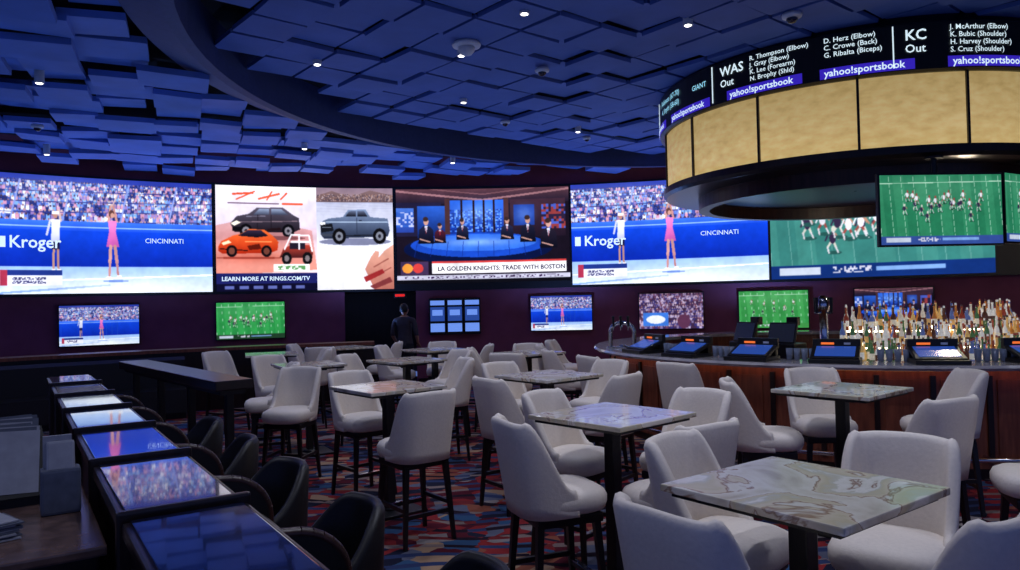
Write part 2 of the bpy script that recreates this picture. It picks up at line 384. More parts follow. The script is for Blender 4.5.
def pic_truck(w, h):
    c = Cv(w, h, (226, 226, 240))
    c.grad(0, 0, 1, .2, (130, 110, 130), (180, 150, 150))
    c.poly([(0, .08), (.2, .03), (.45, .09), (.7, .02), (1, .07), (1, .16), (0, .16)], (120, 96, 100), (90, 70, 76))
    c.noise(0, .06, 1, .13, [(110, 86, 86), (150, 116, 106), (170, 150, 156), (76, 66, 82)], 2, .6)
    c.grad(0, .14, 1, .6, (176, 180, 210), (236, 238, 252))
    for k in range(8): c.line(0, .17+.012*k, 1, .16+.013*k, .002, (200, 204, 226))
    c.ell(.5, .53, .47, .035, (120, 124, 156))
    c.poly([(.05, .38), (.08, .325), (.16, .30), (.34, .285), (.41, .215), (.64, .21), (.70, .285), (.93, .30), (.955, .42), (.93, .48), (.10, .50), (.05, .46)], (120, 140, 178), (34, 42, 64))
    c.line(.12, .335, .93, .335, .004, (170, 190, 220)); c.line(.33, .47, .72, .465, .007, (20, 24, 34))
    c.poly([(.37, .282), (.425, .228), (.51, .226), (.51, .280)], (90, 100, 130), (16, 18, 28)); c.poly([(.53, .226), (.62, .226), (.665, .280), (.53, .280)], (90, 100, 130), (16, 18, 28))
    c.line(.52, .29, .52, .45, .002, (30, 36, 54)); c.line(.70, .29, .70, .42, .002, (30, 36, 54)); c.rect(.55, .315, .59, .325, (30, 36, 54))
    c.poly([(.045, .36), (.20, .35), (.22, .42), (.06, .44)], (20, 22, 30)); c.poly([(.05, .34), (.11, .335), (.11, .36), (.05, .365)], (250, 250, 255)); c.rect(.07, .385, .19, .392, (150, 160, 180)); c.rect(.06, .45, .22, .475, (60, 66, 84))
    for x in (.29, .82): c.ell(x, .475, .088, .078, (12, 12, 16)); c.ell(x, .475, .05, .044, (120, 124, 140)); c.ell(x, .475, .02, .018, (30, 30, 40))
    c.grad(0, .60, 1, 1, (240, 242, 255), (228, 228, 244))
    c.poly([(.62, .80), (.70, .68), (.76, .62), (.81, .63), (.80, .69), (.88, .62), (1, .56), (1, 1), (.74, 1)], (226, 168, 150), (170, 100, 90)); c.line(.74, .78, .93, .70, .008, (150, 84, 76)); c.line(.78, .86, .96, .79, .007, (140, 76, 70))
    c.poly([(.60, .88), (.85, .80), (.88, .84), (.63, .93)], (150, 40, 44)); c.poly([(.68, .97), (.95, .88), (.98, .93), (.74, 1)], (120, 50, 54))
    return c.soften()

def pic_news(w, h):
    c = Cv(w, h, (22, 16, 30))
    c.grad(0, 0, 1, .16, (86, 54, 66), (30, 24, 44)); c.line(0, .02, .5, .12, .006, (150, 106, 116)); c.line(1, .02, .5, .12, .006, (150, 106, 116)); c.line(.2, 0, .5, .06, .003, (120, 80, 90)); c.line(.8, 0, .5, .06, .003, (120, 80, 90))
    c.rect(0, .14, .26, .5, (30, 28, 58)); c.grad(.12, .18, .28, .52, (40, 90, 200), (16, 36, 100))
    c.grad(.3, .12, .62, .52, (40, 100, 230), (16, 40, 130))
    c.noise(.31, .22, .61, .46, [(60, 120, 235), (20, 60, 180), (110, 160, 245), (16, 40, 130)], 3, .7); c.glow(.46, .25, .12, .1, .5, (150, 190, 255))
    for x in (.37, .44, .5, .56): c.rect(x, .12, x+.012, .52, (34, 22, 36))
    c.rect(.28, .1, .31, .54, (70, 44, 50)); c.rect(.62, .1, .65, .54, (70, 44, 50))
    c.grad(.66, .12, .98, .52, (60, 38, 54), (30, 20, 36)); c.noise(.84, .18, .98, .44, [(140, 56, 60), (70, 90, 190), (40, 30, 60)], 5); c.rect(.68, .18, .80, .4, (30, 60, 150)); c.glow(.74, .28, .05, .08, .5, (110, 150, 240))
    c.grad(.0, .2, .1, .46, (70, 116, 216), (36, 60, 150)); c.noise(0, .24, .1, .4, [(180, 190, 240), (46, 90, 190)], 4, .6)
    c.ell(.47, .64, .43, .17, (8, 18, 60)); c.ell(.47, .600, .39, .13, (24, 70, 190)); c.ell(.47, .575, .34, .09, (50, 108, 226)); c.glow(.47, .57, .2, .04, .6, (160, 196, 255))
    for k in range(9): c.line(.12+.088*k, .56, .10+.092*k, .72, .0015, (16, 40, 130))
    for x, y, s, sh in ((.17, .43, 1.0, (30, 34, 66)), (.25, .46, .75, (90, 30, 50)), (.38, .42, .8, (38, 44, 84)), (.64, .42, .85, (36, 40, 76)), (.76, .43, 1.0, (28, 30, 56)), (.88, .48, 1.1, (34, 28, 46))):
        c.poly([(x-.046*s, y+.15*s), (x-.040*s, y+.0), (x-.015*s, y-.04*s), (x+.015*s, y-.04*s), (x+.040*s, y+.0), (x+.046*s, y+.15*s)], sh, (12, 12, 26))
        c.poly([(x-.009*s, y-.04*s), (x+.009*s, y-.04*s), (x, y+.05*s)], (215, 220, 245)); c.line(x, y-.02*s, x, y+.04*s, .0016, (150, 40, 50))
        c.ell(x, y-.088*s, .0145*s, .042*s, (196, 148, 138)); c.ell(x-.003, y-.112*s, .0155*s, .026*s, (52, 36, 38)); c.line(x-.035*s, y+.1*s, x+.02*s, y+.13*s, .004, (190, 144, 136))
    c.rect(.2, .77, .98, .79, (200, 60, 60)); c.rect(.2, .79, .98, .90, (238, 238, 246))
    c.rect(.02, .77, .18, .91, (60, 44, 80)); c.ell(.06, .84, .03, .05, (240, 150, 60)); c.ell(.12, .84, .03, .05, (200, 60, 60))
    c.rect(.0, .915, 1, .965, (190, 190, 214)); c.noise(.04, .925, .96, .955, [(50, 30, 70), (190, 190, 214), (190, 190, 214)], 3); c.rect(0, .965, 1, 1, (12, 12, 20))
    return c.soften(.2, .16)

def pic_field(w, h, g0, g1, bar=(30, 60, 130), seed=1, n=11, big=1., lines=(190, 225, 205), yo=0.):
    c = Cv(w, h, g0); r = random.Random(seed)
    for k in range(0, 12, 2): c.poly([(k/11-.08, 0), (k/11+.01, 0), (k/11+.05, 1), (k/11-.04, 1)], g1)
    for k in range(11): c.line(k/10-.03, 0, k/10+.01, 1, .0014, lines)
    c.line(0, .12, 1, .10, .003, lines); c.glow(.5, .2, .5, .2, .12, (220, 255, 230))
    for k in range(n*2):
        t = k % 2; x = .2+.6*(k//2)/(n-1)+r.uniform(-.03, .03); y = (.38 if t else .50)+r.uniform(-.10, .10)+yo
        A = (226, 224, 236) if t else (50, 40, 70); B = (150, 70, 66) if t else (205, 205, 196)
        s = big; ln = r.uniform(-.01, .01)*s
        c.ell(x+.006*s, y+.085*s, .02*s, .010*s, tuple(v*.7 for v in g0))
        c.line(x-.004*s, y+.03*s, x-.013*s, y+.055*s, .0032*s, B); c.line(x-.013*s, y+.055*s, x-.010*s, y+.085*s, .0024*s, (210, 205, 215))
        c.line(x+.005*s, y+.03*s, x+.010*s, y+.055*s, .0032*s, B); c.line(x+.010*s, y+.055*s, x+.016*s, y+.083*s, .0024*s, (210, 205, 215))
        c.ell(x+ln*.3, y+.005*s, .0095*s, .032*s, A); c.line(x-.010*s, y-.018*s, x-.019*s, y+.02*s, .0024*s, A); c.line(x+.009*s, y-.018*s, x+.018*s, y+.012*s, .0024*s, (176, 130, 110)); c.ell(x+.003+ln*.5, y-.040*s, .0062*s, .019*s, B)
    c.rect(0, .88, 1, 1, bar); c.rect(.04, .90, .24, .97, (190, 200, 220)); c.rect(.5, .91, .8, .95, (120, 160, 220))
    c.noise(.3, .9, .48, .96, [(200, 200, 220), bar], 3)
    return c.soften()

def pic_crowd(w, h):
    c = Cv(w, h, (60, 40, 70)); crowd(c, 0, .02, 1, 1, .09, 8, [(130, 115, 165), (60, 44, 90), (180, 165, 205), (56, 52, 120), (100, 60, 90)])
    c.rect(.06, .55, .46, .93, (60, 120, 220)); c.ell(.26, .74, .15, .12, (240, 245, 255)); c.ell(.7, .8, .1, .2, (90, 50, 80))
    return c.soften()

def picture_mesh(name, cv, fn, mtl, parent=None):
    w, h = cv.w, cv.h
    v = []
    cols = np.clip(cv.a/255., 0, 1); cols = np.where(cols <= .04045, cols/12.92, ((cols+.055)/1.055)**2.4)
    for j in range(h+1):
        for i in range(w+1): v.append(fn(i/w, j/h))
    f = []
    for j in range(h):
        o = j*(w+1)
        for i in range(w): f.append((o+i, o+w+1+i, o+w+2+i, o+1+i))
    me = bpy.data.meshes.new(name); me.from_pydata(v, [], f)
    at = me.color_attributes.new('picture', 'FLOAT_COLOR', 'CORNER')
    c4 = np.ones((h*w, 4, 4), dtype=np.float32); c4[:, :, :3] = cols.reshape(-1, 1, 3)
    at.data.foreach_set('color', c4.ravel())
    me.materials.append(mtl)
    return place(name, me, parent=parent)

# ------------------------------------------------------------------ room shell
WC = (-.3, 2.2); WR = 13.7
b = MB(); b.box((-.3, 6.5, -.05), (28.5, 22, .1)); b.build('floor', [M_carpet])

b = MB()
b.sweep(*WC, [(WR+.1, 0), (WR+.3, 0), (WR+.3, 2.0), (WR+.1, 2.0)], -92, -13.4, 60, 0)
b.sweep(*WC, [(WR+.1, 0), (WR+.3, 0), (WR+.3, 2.0), (WR+.1, 2.0)], -7.2, 92, 70, 0)
b.sweep(*WC, [(WR+.1, 2.0), (WR+.3, 2.0), (WR+.3, 4.95), (WR+.1, 4.95)], -92, 92, 130, 0)
b.build('wall_back', [M_wall])
b = MB()
b.sweep(*WC, [(WR+.31, 0), (WR+3, 0), (WR+3, 2.2), (WR+.31, 2.2)], -13.9, -13.4, 1)
b.sweep(*WC, [(WR+.31, 0), (WR+3, 0), (WR+3, 2.2), (WR+.31, 2.2)], -7.2, -6.7, 1)
b.sweep(*WC, [(WR+3, 0), (WR+3.1, 0), (WR+3.1, 2.2), (WR+3, 2.2)], -13.9, -6.7, 4)
b.sweep(*WC, [(WR+.31, 2.0), (WR+3, 2.0), (WR+3, 2.1), (WR+.31, 2.1)], -13.9, -6.7, 4)
b.build('door_1', [M_dwood])
b = MB(); b.sweep(*WC, [(WR+.02, 0), (WR+.09, 0), (WR+.09, .12), (WR+.02, .12)], -92, -13.5, 60); b.sweep(*WC, [(WR+.02, 0), (WR+.09, 0), (WR+.09, .12), (WR+.02, .12)], -7.1, 92, 70)
b.build('baseboard_back', [M_dwood])
def arc(phi, r): return (WC[0]+r*math.sin(D(phi)), WC[1]+r*math.cos(D(phi)))
b = MB()
x, y = arc(-8.6, WR+.05); b.box((0, 0, 0), (.26, .05, .12), 0, bev=.01); b.box((0, -.028, 0), (.2, .006, .05), 1)
b.build('exit_sign', [M_black, M_red], (x, y, 1.9), D(8.6))

CC = (3.2, 8.3); CR = 6.35
b = MB()
ca, sa = math.cos(D(24)), math.sin(D(24))
b.box((-.3, 6.5, 4.93), (28.5, 22, .1), 2)
for i in range(-30, 31):
    for j in range(-30, 31):
        for inner in (0, 1):
            if inner: p = .6; gx, gy = i*p, j*p; X = CC[0]+gx*math.cos(D(40))-gy*math.sin(D(40)); Y = CC[1]+gx*math.sin(D(40))+gy*math.cos(D(40))
            else: p = .62; gx, gy = i*p, j*p; X = gx*ca-gy*sa; Y = 6+gx*sa+gy*ca
            if Y < -3.5 or X < -14 or X > 13.5: continue
            if math.hypot(X-WC[0], Y-WC[1]) > WR-.35 and Y > 2: continue
            dc = math.hypot(X-CC[0], Y-CC[1])
            if inner and dc < CR-.35:
                if math.hypot(X-4.8, Y-10.2) < 2.2: continue
                z = 4.60+random.choice((0, 0, .03, .07))
                b.box((X, Y, z), (.56, .56, .05), 1, D(40), rx=random.uniform(-.02, .02), ry=random.uniform(-.02, .02))
            if (not inner) and dc > CR+.4:
                st = random.choice((0, .05, .10, .16, .22))
                b.box((X+random.uniform(-.05, .05), Y+random.uniform(-.05, .05), 4.36+st), (random.choice((.56, .56, .74)), .56, .07), 0, D(24), rx=random.uniform(-.06, .06), ry=random.uniform(-.06, .06))
b.sweep(*CC, [(CR, 4.34), (CR+.12, 4.34), (CR+.5, 4.46), (CR+.5, 4.6), (CR, 4.88)], 0, 360, 120, 3)
b.build('ceiling', [M_ceil, M_ceil2, M_void, M_fascia])

# ------------------------------------------------------------------ video wall
b = MB(); b.sweep(*WC, [(WR-.12, 1.99), (WR+.1, 1.99), (WR+.1, 4.2), (WR-.12, 4.2)], -45, 41, 90)
vw = b.build('video_wall', [M_black])
def wall_pic(nm, cv, p0, p1, z0=2.04, z1=4.16):
    fn = lambda u, v: (*arc(p0+(p1-p0)*u, WR-.14), z1+(z0-z1)*v)
    return picture_mesh(nm, cv, fn, M_scr, vw)
ten = pic_tennis(400, 200)
wall_pic('tennis_picture', ten, -39.3, -24.2)
wall_pic('vehicle_advert_picture', pic_ad(190, 200), -23.9, -15.7)
wall_pic('truck_picture', pic_truck(160, 200), -15.7, -9.1)
wall_pic('studio_picture', pic_news(340, 190), -8.8, 6.7, 2.14, 4.14)
wall_pic('tennis_picture_copy', ten, 6.9, 23.6)
wall_pic('football_picture', pic_field(340, 190, (52, 120, 116), (60, 130, 124), (16, 44, 110), 4, 9, 1.7, (110, 165, 160), .07), 23.8, 39.5)
tb = MB()
def wall_text(s, phi, z, size, m=0, bold=0, sx=1.):
    v, f = text2d(s, size, bold=bold)
    tb.add([(*arc(phi+math.degrees(x*sx/(WR-.16)), WR-.16), z+y) for x, y in v], f, m)
for p, sx in ((-39.3, .9), (6.9, 1.)):
    wall_text('Kroger', p+1.1*sx, 2.86, .30, 0, .004, sx); wall_text('CINCINNATI', p+11.2*sx, 2.98, .13, 0, 0, sx)
    tb.sweep(*WC, [(WR-.165, 2.86), (WR-.16, 2.86), (WR-.16, 3.05), (WR-.165, 3.05)], p+.3, p+.8, 2)
wall_text('LEARN MORE AT RINGS.COM/TV', -23.5, 2.25, .115, 0, .003)
wall_text('LA GOLDEN KNIGHTS: TRADE WITH BOSTON', -5.2, 2.4, .13, 1, .003)
tb.build('lettering', [M_txt, mat('dark_lettering', (30, 26, 60), .5, emis=(40, 30, 70), estr=.6, noise=.02)], parent=vw)

# ------------------------------------------------------------------ televisions
def tv(cv, loc, rot, w=1.3, h=.735, mount=None, t=.05):
    b = MB(); b.box((0, t/2, 0), (w+.04, t, h+.04), 0, bev=.008)
    b.box((0, t+.02, 0), (.5, .04, .35), 0)
    if mount: b.cyl((0, t+.05, .1), (0, t+.05, mount), .03, .03, 0, 10); b.cyl((0, t+.05, mount-.02), (0, t+.05, mount), .09, .09, 0, 16)
    o = b.build('television', [M_black], loc, rot)
    picture_mesh('picture', cv, lambda u, v: ((u-.5)*w, -.003, (.5-v)*h), M_tv, o)
    return o
t1 = pic_tennis(170, 90)
for phi, cv in ((-32.4, t1), (-21.2, pic_field(130, 72, (40, 140, 70), (50, 156, 80), (30, 60, 40), 3, 8, 1.2)), (5.8, t1), (15.4, pic_crowd(120, 66)),
                (23.8, pic_field(130, 72, (50, 140, 70), (62, 156, 82), (60, 140, 70), 6, 5, 1.)), (32.7, pic_news(140, 76))):
    x, y = arc(phi, WR-.0); tv(cv, (x, y, 1.45), -D(phi))
fb = pic_field(270, 150, (36, 118, 84), (46, 130, 94), (50, 76, 150), 9, 11, 1.1)
tv(fb, (4.43, 7.55, 2.58), D(4), 1.30, .71, .56)
tv(fb, (5.70, 7.95, 2.6), D(30), 1.30, .71, .54)
rows_m = mat('display_rows', (60, 84, 140), .4, emis=(110, 150, 240), estr=.95, noise=.4, nscale=40)
for k, u in enumerate((-5.3, -3.75, -2.2)):
    b = MB(); b.box((0, 0, 0), (.36, .08, .78), 0, bev=.01)
    b.box((0, -.045, .29), (.3, .01, .1), 2); b.box((0, -.045, .05), (.3, .01, .3), 1); b.box((0, -.052, .08), (.22, .004, .12), 2); b.box((0, -.045, -.24), (.3, .01, .18), 2)
    x, y = arc(u, WR+.02)
    b.build('odds_display', [M_black, M_bscr, rows_m], (x, y, 1.43), -D(u))

# ------------------------------------------------------------------ lounge ledge at left rear
b = MB()
b.sweep(*WC, [(11.4, 0), (11.55, 0), (11.55, 1.0), (11.4, 1.0)], -55, -11, 50, 0)
b.sweep(*WC, [(11.3, 1.0), (11.75, 1.0), (11.75, 1.05), (11.3, 1.05)], -55, -11, 50, 1)
b.build('ledge_counter', [M_dwood, M_mwood])
b = MB()
b.sweep(*WC, [(10.6, .1), (11.2, .1), (11.2, .92), (11.08, .95), (11.0, .9), (10.98, .48), (10.62, .46)], -54, -27, 40, 0)
b.sweep(*WC, [(10.7, 0), (11.1, 0), (11.1, .1), (10.7, .1)], -54, -27, 40, 1)
b.build('banquette', [M_leather, M_black])

# ------------------------------------------------------------------ bar stool (faces local +X)
def stool_mesh():
    b = MB()
    b.lathe((.035, 0, 0), [(.02, .60), (.18, .60), (.215, .615), (.228, .65), (.228, .685), (.215, .712), (.18, .732), (.11, .742), (.02, .745)], 0, 40, True, sup=3.4)
    n = 40; rows = []
    for i in range(n+1):
        a = -1+2*i/n; ang = math.pi+a*D(100)
        cx, sy = math.cos(ang), math.sin(ang); k = (abs(cx)**3.4+abs(sy)**3.4)**(-1/3.4)
        cx *= k; sy *= k
        t = min(1, max(0, (abs(a)-.50)/.48)); t = t*t*(3-2*t)
        zt = 1.115-.37*t-.012*(a*2)**2*(abs(a) < .5)
        row = []
        th = .048
        L = []
        for q in range(8): L.append((0, .60+(zt-.03-.60)*q/7))
        L += [(.008, zt-.008), (th/2, zt), (th-.008, zt-.008)]
        for q in range(8): L.append((th, zt-.03-(zt-.03-.60)*q/7))
        for off, z in L:
            hgt = (z-.6)/.52
            R = .245-off
            wy = .90+.10*hgt
            x = R*cx - (.085*hgt if cx < 0 else .085*hgt*(1-min(1, cx*2)))
            row.append((x, R*sy*wy, z))
        rows.append(row)
    k = len(rows[0]); v = [p for r in rows for p in r]; f = []
    for i in range(n):
        for j in range(k): f.append((i*k+j, i*k+(j+1) % k, (i+1)*k+(j+1) % k, (i+1)*k+j))
    f.append(list(range(k))); f.append([n*k+j for j in range(k)])
    b.add(v, f, 0, True)
    b.box((.01, 0, .575), (.38, .38, .05), 1, bev=.008)
    for sx in (-1, 1):
        for sy in (-1, 1): b.cyl((sx*.165, sy*.165, .57), (sx*.205, sy*.205, 0), .027, .018, 1, 4, False, off=math.pi/4)
    for sx in (-1, 1):
        b.box((sx*.19, 0, .22), (.022, .375, .028), 1); b.box((0, sx*.19, .27), (.375, .022, .028), 1)
    b.box((.192, 0, .237), (.03, .33, .006), 2)
    return b.build('bar_stool', [M_uph, M_leg, M_chrome], mesh_only=True)
SM = stool_mesh()
stools = [
 (.66, 2.42, 35), (.92, 3.26, -42), (1.58, 3.12, -128), (1.32, 2.38, 122),
 (.22, 4.10, 22), (.40, 5.02, -38), (.86, 3.98, 122), (1.12, 4.92, -140),
 (1.90, 5.60, -12), (2.55, 6.12, -92), (3.42, 5.95, 175), (2.54, 4.68, 112), (2.98, 4.15, 160),
 (-.74, 5.52, 128), (-1.38, 6.82, -48), (-.75, 8.25, 200), (-2.2, 7.35, -100),
 (.0, 6.30, 35), (.78, 6.40, 140), (.02, 7.45, -50), (.85, 7.5, -140),
 (-2.65, 8.1, 200), (-1.85, 9.25, -20), (-.85, 9.6, -140), (-2.95, 9.3, -45),
 (-1.72, 11.1, -10), (-.58, 10.9, 175), (-1.1, 11.6, -90), 
 (-.3, 10.1, 0), (.25, 10.6, -90), (.0, 9.2, 75), (-3.3, 12.0, 0), (-2.1, 12.1, 180), (-2.9, 11.3, 100),
 (-4.0, 10.4, -30), (-2.9, 10.6, 200),
]
BC = (4.8, 10.2)
for th in (-47, -64, -80, -94, -108):
    x = BC[0]+4.15*math.sin(D(th)); y = BC[1]-4.15*math.cos(D(th)); stools.append((x, y, math.degrees(math.atan2(BC[1]-y, BC[0]-x))))
for x, y, a in stools: place('bar_stool', SM, (x, y, 0), D(a))

b = MB()
b.box((0, 0, 1.035), (.72, .72, .028), 0, bev=.006); b.box((0, 0, 1.012), (.66, .66, .02), 1)
b.box((0, 0, .52), (.075, .075, .99), 1, bev=.006); b.box((0, 0, .985), (.34, .34, .02), 1)
b.box((0, 0, .012), (.46, .46, .024), 1, bev=.006); b.lathe((0, 0, .024), [(.09, 0), (.07, .02), (.05, .03)], 1, 16)
TM = b.build('bar_table', [M_marble, M_black], mesh_only=True)
for x, y, a in ((1.05, 2.72, 37), (.6, 4.5, 42), (-1.05, 6.25, 40), (2.42, 5.45, 40), (.34, 6.9, 40), (-2.4, 8.75, 30), (-1.29, 9.1, 40),
                (-1.14, 11.0, 40), (.22, 9.9, 40), (-2.7, 12, 40), (-3.5, 10.8, 20)):
    place('bar_table', TM, (x, y, 0), D(a))

# ------------------------------------------------------------------ race carrels at left
Mrow = Matrix(((-.5593, .8290, 0, 0), (.8290, .5593, 0, 0), (0, 0, 1, 0), (0, 0, 0, 1)))
def carrel_mesh():
    b = MB()   # x = t (0..1.02), y = n
    b.box((.51, .48, .51), (1.0, .34, 1.02), 0)
    b.box((.51, .48, 1.045), (1.0, .39, .05), 1, bev=.01)
    b.box((.53, .48, 1.074), (.92, .345, .010), 2, bev=.003)
    b.box((.02, .48, .55), (.035, .42, 1.10), 1, bev=.01)
    b.box((.51, .82, .73), (.96, .36, .035), 1, bev=.008)
    b.box((.51, .655, .88), (.42, .03, .24), 3, bev=.008); b.box((.51, .672, .88), (.37, .004, .19), 4)
    pts = [(.66, 0), (.98, 0), (1.02, .3), (1.04, .62)]
    for k in range(9): a = k/8*math.pi/2; pts.append((.82+.22*math.cos(a), .72+.20*math.sin(a)))
    pts.append((.66, .94))
    v = [(x0, n, z) for x0 in (0, .045) for n, z in pts]; m = len(pts)
    f = [list(range(m))[::-1], [m+i for i in range(m)]]+[(i, (i+1) % m, m+(i+1) % m, m+i) for i in range(m)]
    b.add(v, f, 5)
    rim = [(.0225, n, z+.004) for n, z in pts[3:]]
    b.tube(rim, .024, 6, 8)
    return b.build('betting_carrel', [M_dwood, M_dwood, M_gloss, M_black, M_bscr, M_leather, wood_mat('rim_wood', (40, 22, 20), (62, 34, 30))], mesh_only=True)
cm = carrel_mesh()
for k in range(7):
    me = cm.copy(); me.transform(Mrow @ Matrix.Translation((1.64+1.02*k, -.0, 0))); me.flip_normals()
    c = sum((v.co for v in me.vertices), Vector())/len(me.vertices); c.z = 0
    me.transform(Matrix.Translation(-c)); place('betting_carrel', me, c)
b = MB()
b.lathe((0, 0, 0), [(.02, .30), (.21, .30), (.23, .34), (.23, .42), (.21, .47), (.02, .48)], 0, 28, sup=3)
rows = []
for i in range(33):
    a = -1+2*i/32; ang = math.pi+a*D(112); t = min(1, max(0, (abs(a)-.3)/.6)); t = t*t*(3-2*t); zt = .86-.24*t
    rows.append([(r*math.cos(ang), r*math.sin(ang), z) for r, z in ((.27, .25), (.285, .5), (.30, zt-.03), (.285, zt), (.26, zt), (.245, zt-.03), (.235, .5), (.225, .3))])
k = 8; v = [p for r in rows for p in r]; f = [(i*k+j, i*k+(j+1) % k, (i+1)*k+(j+1) % k, (i+1)*k+j) for i in range(32) for j in range(k)]
f += [list(range(k)), [32*k+j for j in range(k)]]
b.add(v, f, 0, True)
b.cyl((0, 0, .05), (0, 0, .3), .035, .035, 1)
for q in range(5): a = q*2*math.pi/5; b.cyl((0, 0, .07), (.26*math.cos(a), .26*math.sin(a), .03), .022, .016, 1)
for q in range(5): a = q*2*math.pi/5; b.lathe((.26*math.cos(a), .26*math.sin(a), 0), [(.012, 0), (.025, .012), (.025, .03), (.012, .045)], 1, 10)
CM = b.build('club_chair', [M_leather, M_black], mesh_only=True)
for k in range(5):
    p = Mrow @ Vector((1.64+1.02*k+.53, 1.10, 0)); place('club_chair', CM, p, math.atan2(-.5593, -.829)+.15*((k % 3)-1))

b = MB()
p0 = Vector((-2.45, 6.55, 0)); p1 = Vector((-4.75, 9.3, 0)); L = (p1-p0).length
b.box((0, 0, 1.05), (L, .34, .09), 0, bev=.012); b.box((0, 0, .985), (L-.1, .22, .04), 1)
for k in range(4): b.box((-L/2+.15+k*(L-.3)/3, 0, .485), (.07, .07, .97), 1, bev=.01); b.box((-L/2+.15+k*(L-.3)/3, 0, .015), (.12, .34, .03), 1, bev=.008)
b.box((0, 0, .2), (L-.3, .04, .04), 2)
b.build('drink_rail', [M_dwood, M_black, M_chrome], (p0+p1)/2, math.atan2((p1-p0).y, (p1-p0).x))

# service counter with brochure rack
cn = Mrow @ Vector((3.75, -.12, 0)); ra = math.atan2(.829, -.5593)
b = MB(); b.box((0, 0, .45), (1.6, .74, .9), 0, bev=.01); b.box((0, 0, .915), (1.66, .78, .035), 1, bev=.008)
b.box((-.805, 0, .45), (.012, .6, .7), 2); b.build('service_counter', [M_dwood, mat('brown_stone', (100, 78, 72), .2, noise=.35, nscale=14), M_black], cn, ra)
b = MB(); b.box((0, 0, .02), (.66, .3, .04), 0)
for k in range(12):
    b.box((-.29+k*.052, .0, .14), (.008, .28, .23), 0, ry=.5)
    b.box((-.280+k*.052, random.uniform(-.02, .02), .18), (.006, .22, .27), 1+(k % 3 == 0), ry=.5+random.uniform(-.06, .06), rx=random.uniform(-.05, .05))
pr = Mrow @ Vector((4.05, -.02, 0)); b.build('brochure_rack', [M_black, M_gpaper, M_paper], (pr.x, pr.y, .933), ra)
b = MB()
for q in range(9): b.box((random.uniform(-.01, .01), random.uniform(-.01, .01), .004+q*.007), (.2, .24, .005), q % 2, rot=random.uniform(-.12, .12))
pr = Mrow @ Vector((3.28, -.12, 0)); b.build('betting_slips', [M_paper, M_gpaper], (pr.x, pr.y, .933), ra+.3)
b = MB(); b.box((0, 0, .09), (.10, .14, .18), 0, bev=.012)
b.box((0, 0, .22), (.05, .10, .13), 1, ry=.2, bev=.01); b.box((.01, .01, .23), (.01, .10, .16), 1, ry=-.1)
pr = Mrow @ Vector((3.52, .16, 0)); b.build('napkin_holder', [M_gpaper, M_paper], (pr.x, pr.y, .933), ra)

# ------------------------------------------------------------------ bar
b = MB()
b.sweep(*BC, [(3.1, 1.02), (3.62, 1.02), (3.64, 1.045), (3.62, 1.07), (3.1, 1.07)], 0, 360, 120, 0, False, -1)
b.sweep(*BC, [(3.2, .1), (3.4, .1), (3.4, 1.02), (3.2, 1.02)], 0, 360, 120, 1, False, -1)
b.sweep(*BC, [(3.25, 0), (3.36, 0), (3.36, .1), (3.25, .1)], 0, 360, 90, 2, False, -1)
b.sweep(*BC, [(3.44, 1.008), (3.50, 1.008), (3.50, 1.018), (3.44, 1.018)], 0, 360, 90, 4, False, -1)
for k in range(45):
    a = k*8
    b.sweep(*BC, [(3.4, .16), (3.425, .16), (3.425, .96), (3.4, .96)], a+.6, a+1.4, 1, 2, False, -1)
    b.sweep(*BC, [(3.4, .2), (3.412, .2), (3.412, .92), (3.4, .92)], a+2.2, a+7.2, 2, 1, False, -1)
b.sweep(*BC, [(3.60+.022*math.cos(q*math.pi/4), .22+.022*math.sin(q*math.pi/4)) for q in range(8)], 0, 360, 90, 3, True, -1)
for k in range(30):
    a = D(k*12+4); b.cyl((BC[0]+3.38*math.sin(a), BC[1]-3.38*math.cos(a), .22), (BC[0]+3.6*math.sin(a), BC[1]-3.6*math.cos(a), .22), .012, .012, 3, 8)
b.build('bar_counter', [M_bar_top, M_mwood, M_dwood, M_chrome, M_warm])
b = MB()
b.sweep(*BC, [(1.2, 0), (2.25, 0), (2.25, .92), (1.2, .92)], -95, 95, 60, 0, False, -1)
for r, z in ((2.22, .95), (2.0, 1.13), (1.8, 1.31)):
    b.sweep(*BC, [(r-.24, z-.025), (r, z-.025), (r, z), (r-.24, z)], -31, 92, 44, 1, False, -1)
    b.sweep(*BC, [(r-.24, z+.001), (r-.22, z+.001), (r-.22, z+.035), (r-.24, z+.035)], -31, 92, 44, 2, False, -1)
    b.sweep(*BC, [(r-.24, .92), (r-.04, .92), (r-.04, z-.025), (r-.24, z-.025)], -31, 92, 44, 0, False, -1)
    b.sweep(*BC, [(r-.005, z-.02), (r+.004, z-.02), (r+.004, z-.005), (r-.005, z-.005)], -31, 92, 44, 2, False, -1)
b.build('back_bar', [M_dwood, M_bar_top, M_cool])
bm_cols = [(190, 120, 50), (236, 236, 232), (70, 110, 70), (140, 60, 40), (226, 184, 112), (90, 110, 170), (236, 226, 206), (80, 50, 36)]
bmat = [mat('bottle_glow_tone_%d' % i, c, .08, emis=c, estr=.30, noise=.35, nscale=30, coat=.7) for i, c in enumerate(bm_cols)]  # faint emission put into the bottle colours so they look lit
b = MB()
